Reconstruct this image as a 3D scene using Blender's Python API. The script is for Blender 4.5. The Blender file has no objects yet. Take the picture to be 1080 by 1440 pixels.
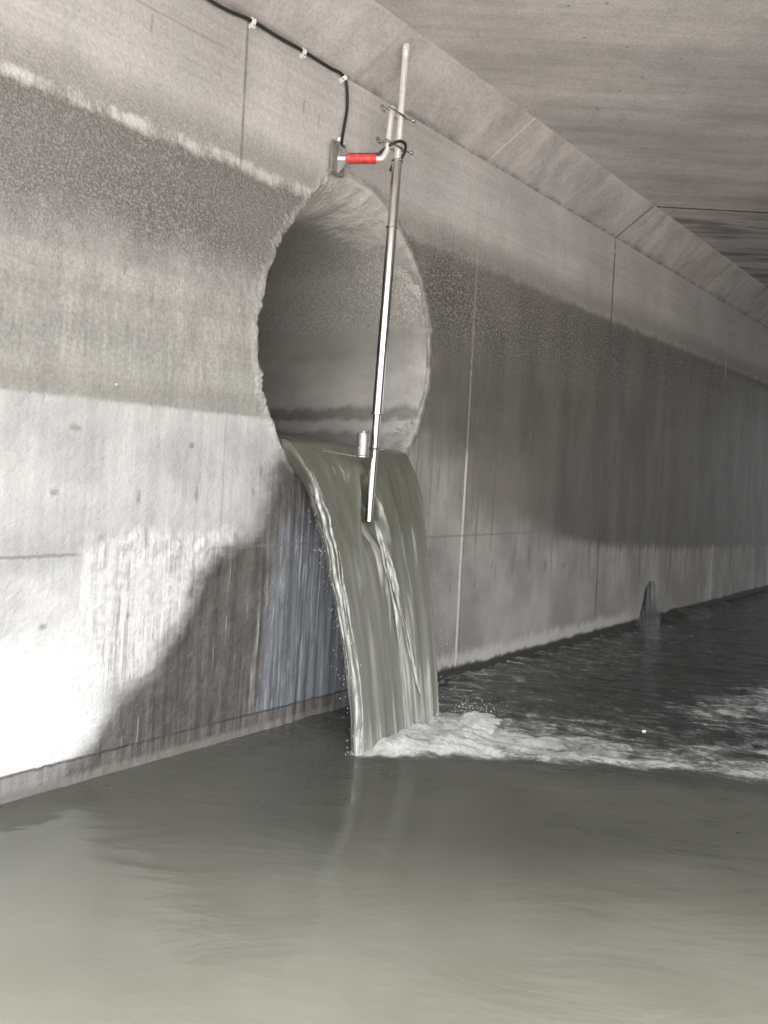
import bpy, bmesh, math, random
import numpy as np
from mathutils import Vector, Matrix

random.seed(7)
rng = np.random.default_rng(11)
C = bpy.context.scene.collection

# ------------------------------------------------------------------ helpers
def tag(o, label=None, cat=None, group=None, kind=None):
    if label: o['label'] = label
    if cat: o['category'] = cat
    if group: o['group'] = group
    if kind: o['kind'] = kind
    return o

def empty(name, loc=(0, 0, 0)):
    o = bpy.data.objects.new(name, None)
    o.empty_display_size = .05
    o.location = loc
    C.objects.link(o)
    return o

def link(name, me, mat, parent=None, smooth=True):
    if mat: me.materials.append(mat)
    if smooth:
        me.polygons.foreach_set('use_smooth', [True] * len(me.polygons))
    o = bpy.data.objects.new(name, me)
    C.objects.link(o)
    if parent:
        o.parent = parent
        o.matrix_parent_inverse = Matrix.Translation(parent.location).inverted()
    return o

def mesh_from(name, V, Fc):
    me = bpy.data.meshes.new(name)
    me.from_pydata([tuple(map(float, v)) for v in V], [], [tuple(int(i) for i in f) for f in Fc])
    me.update()
    return me

def attr(me, name, data):
    a = me.attributes.new(name, 'FLOAT', 'POINT')
    a.data.foreach_set('value', np.asarray(data, dtype=np.float32).ravel())

def _hash(ix, iy, seed):
    h = (ix.astype(np.int64) * 374761393 + iy.astype(np.int64) * 668265263 + seed * 1442695041) & 0x7fffffff
    h = ((h ^ (h >> 13)) * 1274126177) & 0x7fffffff
    return ((h ^ (h >> 16)) & 0xffff) / 65535.0

def vnoise(x, y, seed=0):
    x, y = np.broadcast_arrays(np.asarray(x, float), np.asarray(y, float))
    ix, iy = np.floor(x), np.floor(y)
    fx, fy = x - ix, y - iy
    fx = fx * fx * fx * (fx * (fx * 6 - 15) + 10); fy = fy * fy * fy * (fy * (fy * 6 - 15) + 10)
    a = _hash(ix, iy, seed); b = _hash(ix + 1, iy, seed)
    c = _hash(ix, iy + 1, seed); d = _hash(ix + 1, iy + 1, seed)
    return (a + (b - a) * fx) * (1 - fy) + (c + (d - c) * fx) * fy

def fbm(x, y, seed=0, o=4):
    s = 0; amp = .5; tot = 0
    x = np.asarray(x, float); y = np.asarray(y, float)
    for i in range(o):
        s = s + amp * vnoise(x * 2 ** i, y * 2 ** i, seed + i * 17); tot += amp; amp *= .5
    return s / tot * 2 - 1          # about -1..1

def sdpoly(X, Z, P):
    """signed distance, positive inside"""
    P = np.array(P, float); n = len(P)
    d = np.full(X.shape, 1e9); ins = np.zeros(X.shape, bool)
    for i in range(n):
        a = P[i]; b = P[(i + 1) % n]
        e = b - a; wx = X - a[0]; wz = Z - a[1]
        t = np.clip((wx * e[0] + wz * e[1]) / (e @ e), 0, 1)
        d = np.minimum(d, np.hypot(wx - e[0] * t, wz - e[1] * t))
        c = ((a[1] > Z) != (b[1] > Z)) & (X < (b[0] - a[0]) * (Z - a[1]) / ((b[1] - a[1]) + 1e-12) + a[0])
        ins ^= c
    return np.where(ins, d, -d)

def sdline(X, Y, P):
    P = np.array(P, float); d = np.full(X.shape, 1e9)
    for a, b in zip(P[:-1], P[1:]):
        e = b - a
        t = np.clip(((X - a[0]) * e[0] + (Y - a[1]) * e[1]) / (e @ e), 0, 1)
        d = np.minimum(d, np.hypot(X - a[0] - e[0] * t, Y - a[1] - e[1] * t))
    return d

def sstep(a, b, x):
    t = np.clip((x - a) / (b - a), 0, 1); return t * t * (3 - 2 * t)

# ---- tubes and lathes
def tube(path, radii, n=16, cap=True):
    path = [Vector(p) for p in path]
    if not hasattr(radii, '__len__'): radii = [radii] * len(path)
    V = []; F = []
    up = None
    for i, p in enumerate(path):
        a = path[max(i - 1, 0)]; b = path[min(i + 1, len(path) - 1)]
        d = (b - a).normalized()
        if up is None:
            up = d.orthogonal().normalized()
        else:
            up = (up - d * up.dot(d)).normalized()
        s = d.cross(up)
        for k in range(n):
            t = 2 * math.pi * k / n
            V.append(p + (up * math.cos(t) + s * math.sin(t)) * radii[i])
    for i in range(len(path) - 1):
        for k in range(n):
            F.append((i * n + k, i * n + (k + 1) % n, (i + 1) * n + (k + 1) % n, (i + 1) * n + k))
    if cap:
        F.append(tuple(range(n))[::-1]); F.append(tuple((len(path) - 1) * n + k for k in range(n)))
    return V, F

def merge(*parts):
    V = []; F = []
    for v, f in parts:
        o = len(V); V += list(v); F += [tuple(i + o for i in q) for q in f]
    return V, F

def shade_auto(o, ang=35):
    me = o.data
    bm = bmesh.new(); bm.from_mesh(me)
    bmesh.ops.recalc_face_normals(bm, faces=bm.faces)
    for e in bm.edges:
        if len(e.link_faces) == 2 and e.calc_face_angle(0) > math.radians(ang): e.smooth = False
    bm.to_mesh(me); bm.free()
    return o

def tubeobj(name, path, r, mat, parent=None, n=16):
    V, F = tube(path, r, n)
    return shade_auto(link(name, mesh_from(name, V, F), mat, parent))

def bezier(pts, per=8):
    """Catmull-Rom through the points"""
    P = [Vector(p) for p in pts]; out = []
    for i in range(len(P) - 1):
        p0 = P[max(i - 1, 0)]; p1 = P[i]; p2 = P[i + 1]; p3 = P[min(i + 2, len(P) - 1)]
        for k in range(per):
            t = k / per
            out.append(.5 * ((2 * p1) + (p2 - p0) * t + (2 * p0 - 5 * p1 + 4 * p2 - p3) * t * t + (3 * p1 - p0 - 3 * p2 + p3) * t ** 3))
    out.append(P[-1]); return out

# ------------------------------------------------------------------ node DSL
class G:
    def __init__(s, name):
        s.m = bpy.data.materials.new(name); s.m.use_nodes = True
        s.t = s.m.node_tree; s.t.nodes.clear()
        s.out = s.t.nodes.new('ShaderNodeOutputMaterial')
        s.bs = s.t.nodes.new('ShaderNodeBsdfPrincipled')
        s.t.links.new(s.bs.outputs[0], s.out.inputs[0])
        s.geo = s.t.nodes.new('ShaderNodeTexCoord').outputs['Object']
        sp = s.t.nodes.new('ShaderNodeSeparateXYZ'); s.t.links.new(s.geo, sp.inputs[0])
        s.x, s.y, s.z = sp.outputs
    def put(s, sock, v):
        if isinstance(v, bpy.types.NodeSocket): s.t.links.new(v, sock)
        elif isinstance(v, tuple) and sock.type == 'RGBA': sock.default_value = (*v[:3], 1)
        else: sock.default_value = v
    def math(s, op, a, b=0., c=None):
        n = s.t.nodes.new('ShaderNodeMath'); n.operation = op
        s.put(n.inputs[0], a); s.put(n.inputs[1], b)
        if c is not None: s.put(n.inputs[2], c)
        return n.outputs[0]
    def add(s, a, b): return s.math('ADD', a, b)
    def sub(s, a, b): return s.math('SUBTRACT', a, b)
    def mul(s, a, b): return s.math('MULTIPLY', a, b)
    def mx(s, a, b): return s.math('MAXIMUM', a, b)
    def mn(s, a, b): return s.math('MINIMUM', a, b)
    def abs(s, a): return s.math('ABSOLUTE', a)
    def inv(s, a): return s.math('SUBTRACT', 1., a)
    def ss(s, lo, hi, v, to=(0., 1.)):
        n = s.t.nodes.new('ShaderNodeMapRange'); n.interpolation_type = 'SMOOTHSTEP'
        s.put(n.inputs['Value'], v)
        if lo > hi: lo, hi, to = hi, lo, (to[1], to[0])
        s.put(n.inputs['From Min'], lo); s.put(n.inputs['From Max'], hi)
        s.put(n.inputs['To Min'], to[0]); s.put(n.inputs['To Max'], to[1])
        return n.outputs[0]
    def vec(s, x, y, z):
        n = s.t.nodes.new('ShaderNodeCombineXYZ')
        for i, v in enumerate((x, y, z)): s.put(n.inputs[i], v)
        return n.outputs[0]
    def scaled(s, v, sc, rot=None):
        n = s.t.nodes.new('ShaderNodeMapping'); s.t.links.new(v, n.inputs[0])
        if rot is not None:          # x axis of the pattern turned to the angle, then scaled
            n.vector_type = 'TEXTURE'; n.inputs['Rotation'].default_value = rot; sc = tuple(1 / q for q in sc)
        n.inputs['Scale'].default_value = sc
        return n.outputs[0]
    def noise(s, v, scale=1., detail=4., rough=.55, dist=0.):
        n = s.t.nodes.new('ShaderNodeTexNoise'); s.t.links.new(v, n.inputs['Vector'])
        n.inputs['Scale'].default_value = scale; n.inputs['Detail'].default_value = detail
        n.inputs['Roughness'].default_value = rough; n.inputs['Distortion'].default_value = dist
        return n.outputs['Fac']
    def voro(s, v, scale, feat='F1'):
        n = s.t.nodes.new('ShaderNodeTexVoronoi'); s.t.links.new(v, n.inputs['Vector'])
        n.feature = feat; n.inputs['Scale'].default_value = scale
        return n.outputs['Distance']
    def mix(s, f, a, b, mode='MIX'):
        n = s.t.nodes.new('ShaderNodeMix'); n.data_type = 'RGBA'; n.blend_type = mode
        s.put(n.inputs[0], f); s.put(n.inputs[6], a); s.put(n.inputs[7], b)
        return n.outputs[2]
    def scale(s, col, f):
        return s.mix(1., col, s.vec(f, f, f), 'MULTIPLY')
    def at(s, name):
        n = s.t.nodes.new('ShaderNodeAttribute'); n.attribute_name = name
        return n.outputs['Fac']
    def bump(s, h, strength=.5, dist=.01, prev=None):
        n = s.t.nodes.new('ShaderNodeBump'); s.put(n.inputs['Height'], h)
        n.inputs['Strength'].default_value = strength; n.inputs['Distance'].default_value = dist
        if prev is not None: s.t.links.new(prev, n.inputs['Normal'])
        return n.outputs[0]
    def set(s, **k):
        names = dict(col='Base Color', rough='Roughness', metal='Metallic', normal='Normal', spec='Specular IOR Level',
                     ior='IOR', trans='Transmission Weight', coat='Coat Weight', alpha='Alpha')
        for a, v in k.items(): s.put(s.bs.inputs[names[a]], v)
        return s.m

def mouth_x(y): return (MOUTH - .675 * y) / .737

def simple(name, col, rough=.5, metal=0., var=.15, nscale=40, bumpd=0.):
    g = G(name)
    n = g.noise(g.geo, nscale, 4)
    c = g.scale((*col,), g.ss(.2, .8, n, (1 - var, 1 + var)))
    k = dict(col=c, rough=g.ss(.2, .8, n, (max(rough - .08, .02), rough + .08)), metal=metal)
    if bumpd: k['normal'] = g.bump(n, .5, bumpd)
    return g.set(**k)

# ------------------------------------------------------------------ dimensions (metres, water at z = 0, wall face at y = 0)
SEAM = .97            # construction joint in the wall
HAUNCH = 3.56         # where the haunch starts
CEIL = 3.84
CH = CEIL - HAUNCH
MOUTH = -1.9         # offset of the skewed mouth along its normal (.737, .675); it opens behind the camera
FAR = 16.
OPP = -6.6

# ------------------------------------------------------------------ concrete
def concrete_base(g, light=(.47, .450, .438), dark=(.34, .326, .314)):
    n1 = g.noise(g.geo, .9, 5, .6)
    n2 = g.noise(g.scaled(g.geo, (9, 9, 1.1)), 1., 5, .6)      # vertical run marks
    n3 = g.noise(g.geo, 55, 3, .6)
    c = g.mix(g.ss(.3, .7, n1), dark, light)
    c = g.mix(g.mul(g.ss(.45, .75, n2), .45), c, (.33, .34, .29))
    c = g.scale(c, g.ss(.25, .75, n3, (.88, 1.1)))
    return c, n1, n2, n3

def wall_material():
    g = G('stained_concrete')
    X, Z = g.x, g.z
    c, n1, n2, n3 = concrete_base(g)
    edge = g.sub(g.noise(g.geo, 5., 6, .65), .5)
    fine = g.sub(g.noise(g.geo, 28., 4, .6), .5)
    grain = g.noise(g.geo, 95., 3, .7)
    run = g.sub(g.noise(g.scaled(g.geo, (26, 26, .9)), 1., 4, .6), .5)
    runf = g.mul(g.sub(g.noise(g.scaled(g.geo, (52, 52, 2.2)), 1., 5, .6, .6), .5), g.ss(.3, .65, g.noise(g.scaled(g.geo, (5, 5, 3)), 1., 3), (.35, 1.25)))
    wob = g.add(g.mul(edge, .35), g.mul(run, .22))
    # fine horizontal board marks of the upper wall
    board = g.noise(g.scaled(g.geo, (.6, .6, 26)), 1., 3, .6)
    c = g.scale(c, g.ss(.3, .7, board, (.93, 1.05)))
    # grey veil above the old water mark
    zz = g.add(Z, g.mul(edge, .16))
    veil = g.mul(g.ss(3.12, 2.9, zz), g.ss(2.6, 2.9, zz))
    c = g.mix(g.mul(veil, .8), c, g.mix(g.ss(.4, .65, grain), (.19, .18, .165), (.30, .285, .265)))
    # dark granular band
    zb = g.add(Z, g.add(g.mul(edge, .12), g.mul(run, .06)))
    band = g.mul(g.ss(2.88, 2.80, zb), g.ss(1.95, 2.5, g.add(Z, g.mul(edge, .6))))
    gcol = g.mix(g.ss(.42, .68, grain), (.092, .085, .078), (.305, .29, .27))
    gcol = g.mix(g.ss(.35, .75, n1, (0., .55)), gcol, (.20, .19, .175))
    c = g.mix(g.mul(band, .92), c, gcol)
    # middle band: olive film with soft level lines
    level = g.add(g.mul(g.noise(g.scaled(g.geo, (.5, .5, 7)), 1., 4, .6), .5), g.mul(g.noise(g.scaled(g.geo, (6, 6, 2.5)), 1., 6, .7), .5))
    mid = g.mul(g.ss(1.60, 1.635, g.add(Z, g.mul(fine, .02))), g.ss(2.5, 2.0, Z))
    mcol = g.mix(g.ss(.35, .68, level), (.215, .21, .19), (.375, .366, .335))
    mcol = g.scale(mcol, g.ss(.3, .7, n3, (.84, 1.12)))
    mcol = g.scale(mcol, g.ss(-.12, .12, runf, (.90, 1.08)))
    c = g.mix(g.mul(mid, .85), c, mcol)
    dk = g.mul(g.ss(1.60, 1.635, g.add(Z, g.mul(fine, .02))), g.ss(1.84, 1.68, g.add(Z, g.mul(edge, .12))))
    c = g.mix(g.mul(dk, .45), c, (.22, .212, .185))
    # paler zone under the tide line (left of the outlet mostly)
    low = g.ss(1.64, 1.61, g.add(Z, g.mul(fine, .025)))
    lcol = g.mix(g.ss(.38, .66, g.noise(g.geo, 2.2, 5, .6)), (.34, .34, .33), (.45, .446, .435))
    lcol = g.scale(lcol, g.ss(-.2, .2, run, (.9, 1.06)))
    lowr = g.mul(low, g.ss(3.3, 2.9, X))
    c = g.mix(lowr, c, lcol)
    sunlit_ = g.mul(g.ss(.95, .50, g.add(Z, g.mul(edge, .5))), g.ss(1.85, 1.45, g.add(X, g.mul(edge, .4))))
    c = g.mix(g.mul(sunlit_, .8), c, (.66, .655, .645))  # sun patch at the lower left painted into the wall as white
    lowright = g.mul(low, g.ss(2.9, 3.3, X))
    rcol = g.mix(g.ss(.35, .7, g.noise(g.scaled(g.geo, (2.5, 2.5, 1.6)), 1., 5, .6)), (.215, .203, .19), (.335, .32, .302))
    c = g.mix(lowright, c, rcol)
    # white line of efflorescence at the old water mark
    zl = g.add(Z, g.add(g.mul(edge, .10), g.mul(fine, .05)))
    wl = g.mul(g.ss(2.80, 2.84, zl), g.ss(2.89, 2.855, zl))
    wl = g.mul(wl, g.ss(.38, .6, g.noise(g.scaled(g.geo, (9, 9, 3)), 1., 5, .75)))
    c = g.mix(g.mul(wl, g.ss(3.0, 2.3, X, (.2, .75))), c, (.60, .58, .55))
    # dark damp film right of the outlet
    d2 = g.at('damp')
    dsrc = g.add(d2, g.add(g.mul(wob, .8), g.mul(runf, .25)))
    fx = g.ss(4.8, 6.2, X)
    dm = g.add(g.mul(g.ss(-.22, .20, dsrc), g.inv(fx)), g.mul(g.ss(-.05, .06, g.add(d2, g.add(g.mul(run, .16), g.mul(runf, .10)))), fx))
    dn = g.noise(g.scaled(g.geo, (3.5, 3.5, .7)), 1., 5, .65)
    dcol = g.mix(g.ss(.35, .68, dn), (.062, .058, .050), (.112, .104, .090))
    dcol = g.scale(dcol, g.ss(5.5, 11., X, (1., 1.15)))
    dcol = g.mix(g.mul(g.ss(.52, .72, g.noise(g.geo, 1.3, 4)), g.mul(g.ss(6.2, 4.5, X), .7)), dcol, (.165, .143, .122))
    dcol = g.mix(g.mul(g.mul(g.ss(5.6, 4.6, X), g.ss(1.75, 1.35, g.add(Z, g.mul(wob, .8)))), .6), dcol, (.19, .168, .148))
    dcol = g.mix(g.mul(g.ss(2.0, 2.5, g.add(Z, g.mul(edge, .5))), g.ss(.46, .66, g.noise(g.geo, 60., 3, .75))), dcol, (.30, .28, .262))
    c = g.mix(g.mul(dm, .9), c, dcol)
    # drips hanging out of the damp film
    drip = g.mul(g.mul(g.ss(1.9, 1.6, Z), g.ss(-.45, -.02, g.add(d2, g.mul(runf, .6)))), g.ss(.03, .13, run))
    c = g.mix(g.mul(drip, .6), c, (.12, .115, .10))
    # lime crust
    lim = g.at('lime')
    lm = g.ss(-.03, .05, g.add(lim, g.add(g.mul(edge, .16), g.mul(runf, .05))))
    limcol = g.mix(g.ss(-.15, .08, g.add(runf, g.mul(fine, .5))), (.38, .372, .362), (.57, .565, .555))
    c = g.mix(lm, c, limcol)
    # spray-wet patch beside the water
    wet = g.at('wet')
    wm = g.ss(-.085, .075, g.add(wet, g.add(g.mul(edge, .22), g.mul(runf, .05))))
    wcol = g.mix(g.ss(-.25, .25, g.add(g.mul(run, .8), g.mul(edge, .8))), (.060, .054, .049), (.125, .115, .106))
    drw = g.ss(.10, .22, runf)
    wcol = g.mix(g.mul(drw, .5), wcol, (.42, .40, .37))
    c = g.mix(wm, c, wcol)
    # wet film behind the falling water; reflected sky blue painted into its colour
    see = g.at('seep')
    sm = g.mul(g.ss(-.13, .12, g.add(see, g.add(g.mul(edge, .2), g.mul(run, .5)))), .85)
    scol = g.mix(g.ss(-.14, .14, g.add(run, g.mul(runf, .6))), (.115, .125, .14), (.215, .23, .25))
    scol = g.mix(g.mul(g.ss(.05, .16, runf), .75), scol, (.40, .41, .42))
    c = g.mix(sm, c, scol)
    # rough broken mortar round the opening
    rim = g.at('rim')
    rn = g.add(rim, g.mul(edge, .06))
    rm = g.ss(.045, .01, rn)
    rcol2 = g.mix(g.ss(.35, .65, g.noise(g.geo, 16, 5, .7)), (.27, .255, .24), (.48, .46, .435))
    c = g.mix(g.mul(rm, .4), c, rcol2)
    cr = g.ss(.0, -.02, rim)
    ccol = g.mix(g.ss(.35, .65, g.noise(g.geo, 11, 5, .65)), (.23, .222, .21), (.36, .348, .33))
    ccol = g.mix(g.ss(2.55, 2.8, Z), ccol, g.mix(g.ss(.35, .65, n1), (.42, .40, .375), (.52, .5, .475)))
    c = g.mix(cr, c, ccol)
    # faint formwork seam high on the left
    fz = g.abs(g.sub(g.add(Z, g.mul(fine, .012)), 3.365))
    fm_ = g.mul(g.ss(.007, .002, fz), g.mul(g.ss(1.45, 1.55, X), g.ss(2.05, 1.98, X)))
    c = g.mix(g.mul(fm_, .55), c, (.2, .19, .18))
    fz2 = g.abs(g.sub(g.add(Z, g.mul(fine, .02)), g.add(2.02, g.mul(X, -.01))))
    c = g.mix(g.mul(g.mul(g.ss(.010, .002, fz2), g.ss(2.3, 2.1, X)), g.mul(g.ss(.45, .6, n1), .35)), c, (.15, .145, .13))
    # tie holes and dark drip marks
    sp = g.at('spots')
    c = g.mix(g.mul(g.ss(.30, 1.0, g.add(sp, g.add(g.mul(fine, 1.2), g.mul(edge, .6)))), .65), c, (.14, .135, .12))
    # pinholes in the cast face
    pin = g.voro(g.scaled(g.geo, (1, 1, .75)), 16.)
    pins = g.mul(g.ss(.10, .05, pin), g.mul(g.ss(.56, .64, g.noise(g.geo, 2.6, 2)), g.ss(2.85, 3.1, Z)))
    c = g.mix(g.mul(pins, .7), c, (.12, .115, .105))
    # joints
    def vline(x0, w, lo, hi, col, amt, soft=.3):
        nonlocal c
        d = g.abs(g.sub(g.add(X, g.mul(fine, .012)), x0))
        m = g.mul(g.ss(w, w * soft, d), g.mul(g.ss(lo - .05, lo + .05, Z), g.ss(hi + .05, hi - .05, Z)))
        m = g.mul(m, g.ss(-.35, .0, g.add(edge, fine)))
        c = g.mix(g.mul(m, amt), c, col)
    vline(2.17, .011, 2.85, HAUNCH, (.14, .135, .125), .7)
    vline(2.17, .009, 1.0, 2.3, (.2, .2, .19), .35)
    vline(4.165, .017, .05, 1.55, (.62, .60, .57), .8)
    vline(4.165, .012, 1.5, 3.1, (.36, .345, .32), .6)
    vline(4.19, .008, .05, 1.6, (.12, .115, .105), .6)
    vline(6.21, .020, 2.6, HAUNCH, (.075, .07, .065), .8)
    vline(6.21, .016, .0, 1.1, (.06, .056, .05), .75)
    vline(6.21, .014, 1.1, 2.6, (.12, .115, .10), .4)
    vline(9.12, .03, .0, .72, (.5, .48, .46), .6)
    vline(9.23, .03, 2.7, HAUNCH, (.4, .39, .37), .6)
    vline(11.4, .06, .0, .75, (.5, .48, .46), .5)
    # horizontal construction joint
    hz = g.abs(g.sub(g.add(Z, g.mul(fine, .02)), SEAM))
    hm = g.mul(g.ss(.011, .003, hz), g.mx(g.ss(1.50, 1.42, X), g.mul(g.ss(2.05, 2.25, X), g.ss(5.4, 5.0, X))))
    c = g.mix(g.mul(hm, .6), c, (.15, .145, .13))
    # low kicker joint
    hz2 = g.abs(g.sub(g.add(Z, g.mul(fine, .02)), .10))
    c = g.mix(g.mul(g.mul(g.ss(.010, .003, hz2), g.ss(3.3, 3.1, X)), .85), c, (.035, .032, .028))
    # scum line and wet foot
    foot = g.ss(.115, .085, g.add(Z, g.mul(edge, .05)))
    c = g.mix(g.mul(g.mul(foot, g.ss(3.3, 2.9, X)), .8), c, g.mix(g.ss(-.1, .15, run), (.085, .075, .068), (.15, .136, .125)))
    zs = g.add(Z, g.add(g.mul(run, .16), g.mul(edge, .14)))
    scum = g.mul(g.mul(g.ss(.055, .085, zs), g.ss(.20, .11, zs)), g.mul(g.ss(3.4, 3.7, X), g.ss(7.4, 6.6, X)))
    c = g.mix(g.mul(scum, .62), c, (.50, .485, .455))
    wf = g.mul(g.ss(.085, .05, g.add(Z, g.mul(edge, .05))), g.ss(3.0, 3.5, X))
    c = g.mix(wf, c, (.035, .034, .03))
    c = g.mix(g.mul(g.ss(.05, .02, g.add(Z, g.mul(run, .03))), g.ss(3.2, 2.9, X)), c, (.16, .15, .138))
    # roughness and relief
    wetm = g.mx(wm, sm)
    ro = g.mx(g.mul(g.inv(g.mx(wetm, g.mul(dm, .25))), .85), .26)
    h = g.add(g.mul(grain, g.add(g.mul(band, .9), .12)), g.add(g.mul(fine, .5), g.mul(g.mx(g.mx(lm, wetm), drip), g.mul(runf, .45))))
    nb = g.bump(h, .8, .012)
    nb = g.bump(g.mul(g.noise(g.geo, 14, 5, .65), g.add(g.mul(g.mx(rm, cr), .9), .2)), .7, .03, nb)
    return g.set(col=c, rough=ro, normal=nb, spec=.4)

def pipe_material():
    g = G('pipe_concrete')
    n1 = g.noise(g.scaled(g.geo, (3, 1.2, 3)), 1., 5, .6); gr = g.noise(g.geo, 70, 3, .7); ed = g.sub(g.noise(g.geo, 5, 5, .6), .5)
    c = g.mix(g.ss(.3, .7, n1), (.37, .36, .335), (.52, .505, .475))
    z = g.add(g.z, g.mul(ed, .14))
    rough = g.ss(2.25, 2.42, z)
    gc = g.mix(g.ss(.4, .65, gr), (.29, .28, .26), (.56, .545, .52))
    c = g.mix(g.mul(rough, .75), c, gc)
    c = g.mix(g.mul(g.mul(g.ss(2.1, 2.25, z), g.ss(2.42, 2.3, z)), .25), c, (.15, .145, .135))
    c = g.mix(g.mul(g.ss(2.66, 2.76, z), .25), c, (.2, .19, .18))
    c = g.mix(g.mul(g.mul(g.ss(1.70, 1.74, z), g.ss(1.84, 1.78, z)), .6), c, (.085, .085, .078))
    c = g.mix(g.mul(g.ss(1.66, 1.60, z), .7), c, (.13, .13, .115))
    h = g.add(g.mul(gr, g.add(g.mul(rough, .8), .15)), g.noise(g.geo, 20, 4, .6))
    return g.set(col=c, rough=.7, normal=g.bump(h, .7, .012), spec=.4)
def plain_concrete(name, tint=1., streakdir=0.):
    g = G(name)
    c, n1, n2, n3 = concrete_base(g, (.485, .452, .437), (.365, .34, .327))
    v = g.scaled(g.geo, (.6, 3.6, 3.6), (0, 0, streakdir))
    st = g.noise(v, 1., 5, .65)
    c = g.scale(c, g.ss(.3, .7, st, (.82, 1.12)))
    st2 = g.noise(g.scaled(g.geo, (.35, 2.2, 2.2), (0, 0, streakdir)), 1., 6, .65)
    c = g.mix(g.mul(g.ss(.52, .72, st2), .5), c, (.2, .188, .182))
    c = g.mix(g.mul(g.ss(.62, .74, g.noise(g.scaled(g.geo, (.5, 1.6, 1.6), (0, 0, streakdir)), 1.7, 5)), .5), c, (.30, .30, .235))
    pin = g.voro(g.geo, 7.)
    c = g.mix(g.mul(g.ss(.09, .05, pin), g.mul(g.ss(.5, .6, g.noise(g.geo, 1.7, 2)), .6)), c, (.12, .11, .10))
    lines = g.noise(g.scaled(g.geo, (.7, 34., 34.), (0, 0, streakdir)), 1., 3, .6)
    c = g.scale(c, g.ss(.32, .68, lines, (.96, 1.03)))
    c = g.scale(c, tint)
    nb = g.bump(g.add(g.mul(lines, .3), g.mul(n3, .7)), .5, .006)
    return g, c, nb

# ------------------------------------------------------------------ the outlet's outline
HC = (3.03, 2.12)
_pol = [(-180, .70), (-170, .715), (-155, .72), (-138, .765), (-127, .82), (-110, .84), (-90, .84), (-70, .83), (-51.7, .78), (-30.5, .71),
        (1, .67), (16, .68), (31, .70), (58.5, .775), (70, .82), (76, .86), (87, .905), (98, .915), (110, .90), (116, .84), (121.5, .785), (132, .757),
        (148, .71), (165, .692), (175, .69), (180, .70)]
_pa = np.array([p[0] for p in _pol], float); _pr = np.array([p[1] for p in _pol])
def r_out(th):
    d = np.degrees(th); d = (d + 180) % 360 - 180
    r = np.interp(d, _pa, _pr)
    jag = fbm(d / 7., d * 0 + 3.3, 5, 5) * .015 + np.maximum(fbm(d / 2.2, d * 0 + 9.1, 8, 5) - .1, 0) * .035 * sstep(-.3, .5, fbm(d / 17., d * 0 + 4.4, 18, 2))
    leftness = np.where((np.abs(d) > 100), 1.3, .7)
    return r + jag * leftness
RX, RZ = .672, .735
def r_bore(th):
    return 1 / np.sqrt((np.cos(th) / RX) ** 2 + (np.sin(th) / RZ) ** 2)

# ------------------------------------------------------------------ wall mesh
def wall_relief(X, Z):
    y = fbm(X * 1.1, Z * 1.1, 21, 3) * .006
    band = sstep(1.7, 2.3, Z) * sstep(2.9, 2.8, Z)
    y = y + band * (fbm(X * 40, Z * 40, 31, 2) * .004)
    rd = np.hypot(X - HC[0], Z - HC[1])
    th = np.arctan2(Z - HC[1], X - HC[0])
    dd = rd - r_out(th)
    lf = np.where(np.abs(np.degrees(th)) > 95, 1., .35)
    y = y - lf * np.exp(-np.clip(dd, 0, 9) ** 2 / .035 ** 2) * (.003 + .004 * fbm(X * 7, Z * 7, 41, 4))
    lim = sdpoly(X, Z, LIME)
    lim = lim + fbm(X * 4, Z * 4, 12, 4) * .05
    y = y - sstep(0, .05, lim) * (.005 + .005 * np.abs(fbm(X * 16, Z * 2.6, 51, 4)) + .003 * fbm(X * 30, Z * 24, 53, 2))
    lump = np.exp(-((Z - 1.0 - .05 * fbm(X * 3, Z * 0, 61, 2)) / .045) ** 2) * sstep(1.42, 1.5, X) * sstep(2.42, 2.3, X)
    y = y - lump * np.clip(fbm(X * 28, Z * 28, 71, 2) + .1, 0, 1) * .014
    wet = sdpoly(X, Z, WET)
    y = y - sstep(-.02, .1, wet) * (np.abs(fbm(X * 15, Z * 1.9, 81, 4)) * .003 + .0025 * fbm(X * 32, Z * 16, 83, 2))
    see = sdpoly(X, Z, SEEP)
    y = y - sstep(-.02, .1, see) * np.abs(fbm(X * 13, Z * .8, 91, 4)) * .014
    return y

LIME = [(1.47, 1.0), (1.6, 1.03), (1.75, 1.08), (1.9, 1.04), (2.05, 1.05), (2.2, 1.06), (2.38, 1.02), (2.4, .95), (2.2, .9), (2.1, .75), (2.0, .55), (1.9, .45), (1.85, .36), (1.62, .37),
        (1.55, .5), (1.48, .75)]
WET = [(2.52, 1.50), (2.47, 1.36), (2.44, 1.2), (2.40, 1.04), (2.25, .99), (2.12, .95), (2.03, .82), (1.95, .62), (1.83, .42), (1.70, .31), (1.62, .22), (1.46, .07),
       (1.3, -.1), (1.1, -.4), (3.3, -.4), (3.2, 1.0), (2.9, 1.4), (2.7, 1.5)]
SEEP = [(2.56, 1.05), (2.54, .8), (2.51, .5), (2.48, .3), (2.46, -.4), (3.5, -.4), (3.45, .6), (3.35, 1.0), (3.0, 1.12), (2.7, 1.12)]
DAMP = [(3.60, 1.60), (3.85, 1.50), (4.12, 1.46), (4.24, 1.16), (4.8, 1.04), (5.6, .90), (6.3, .81), (8., .72), (12., .6), (60., .4), (60., 2.8), (7., 2.78), (5, 2.8), (3.72, 2.86), (3.55, 2.75)]
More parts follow.
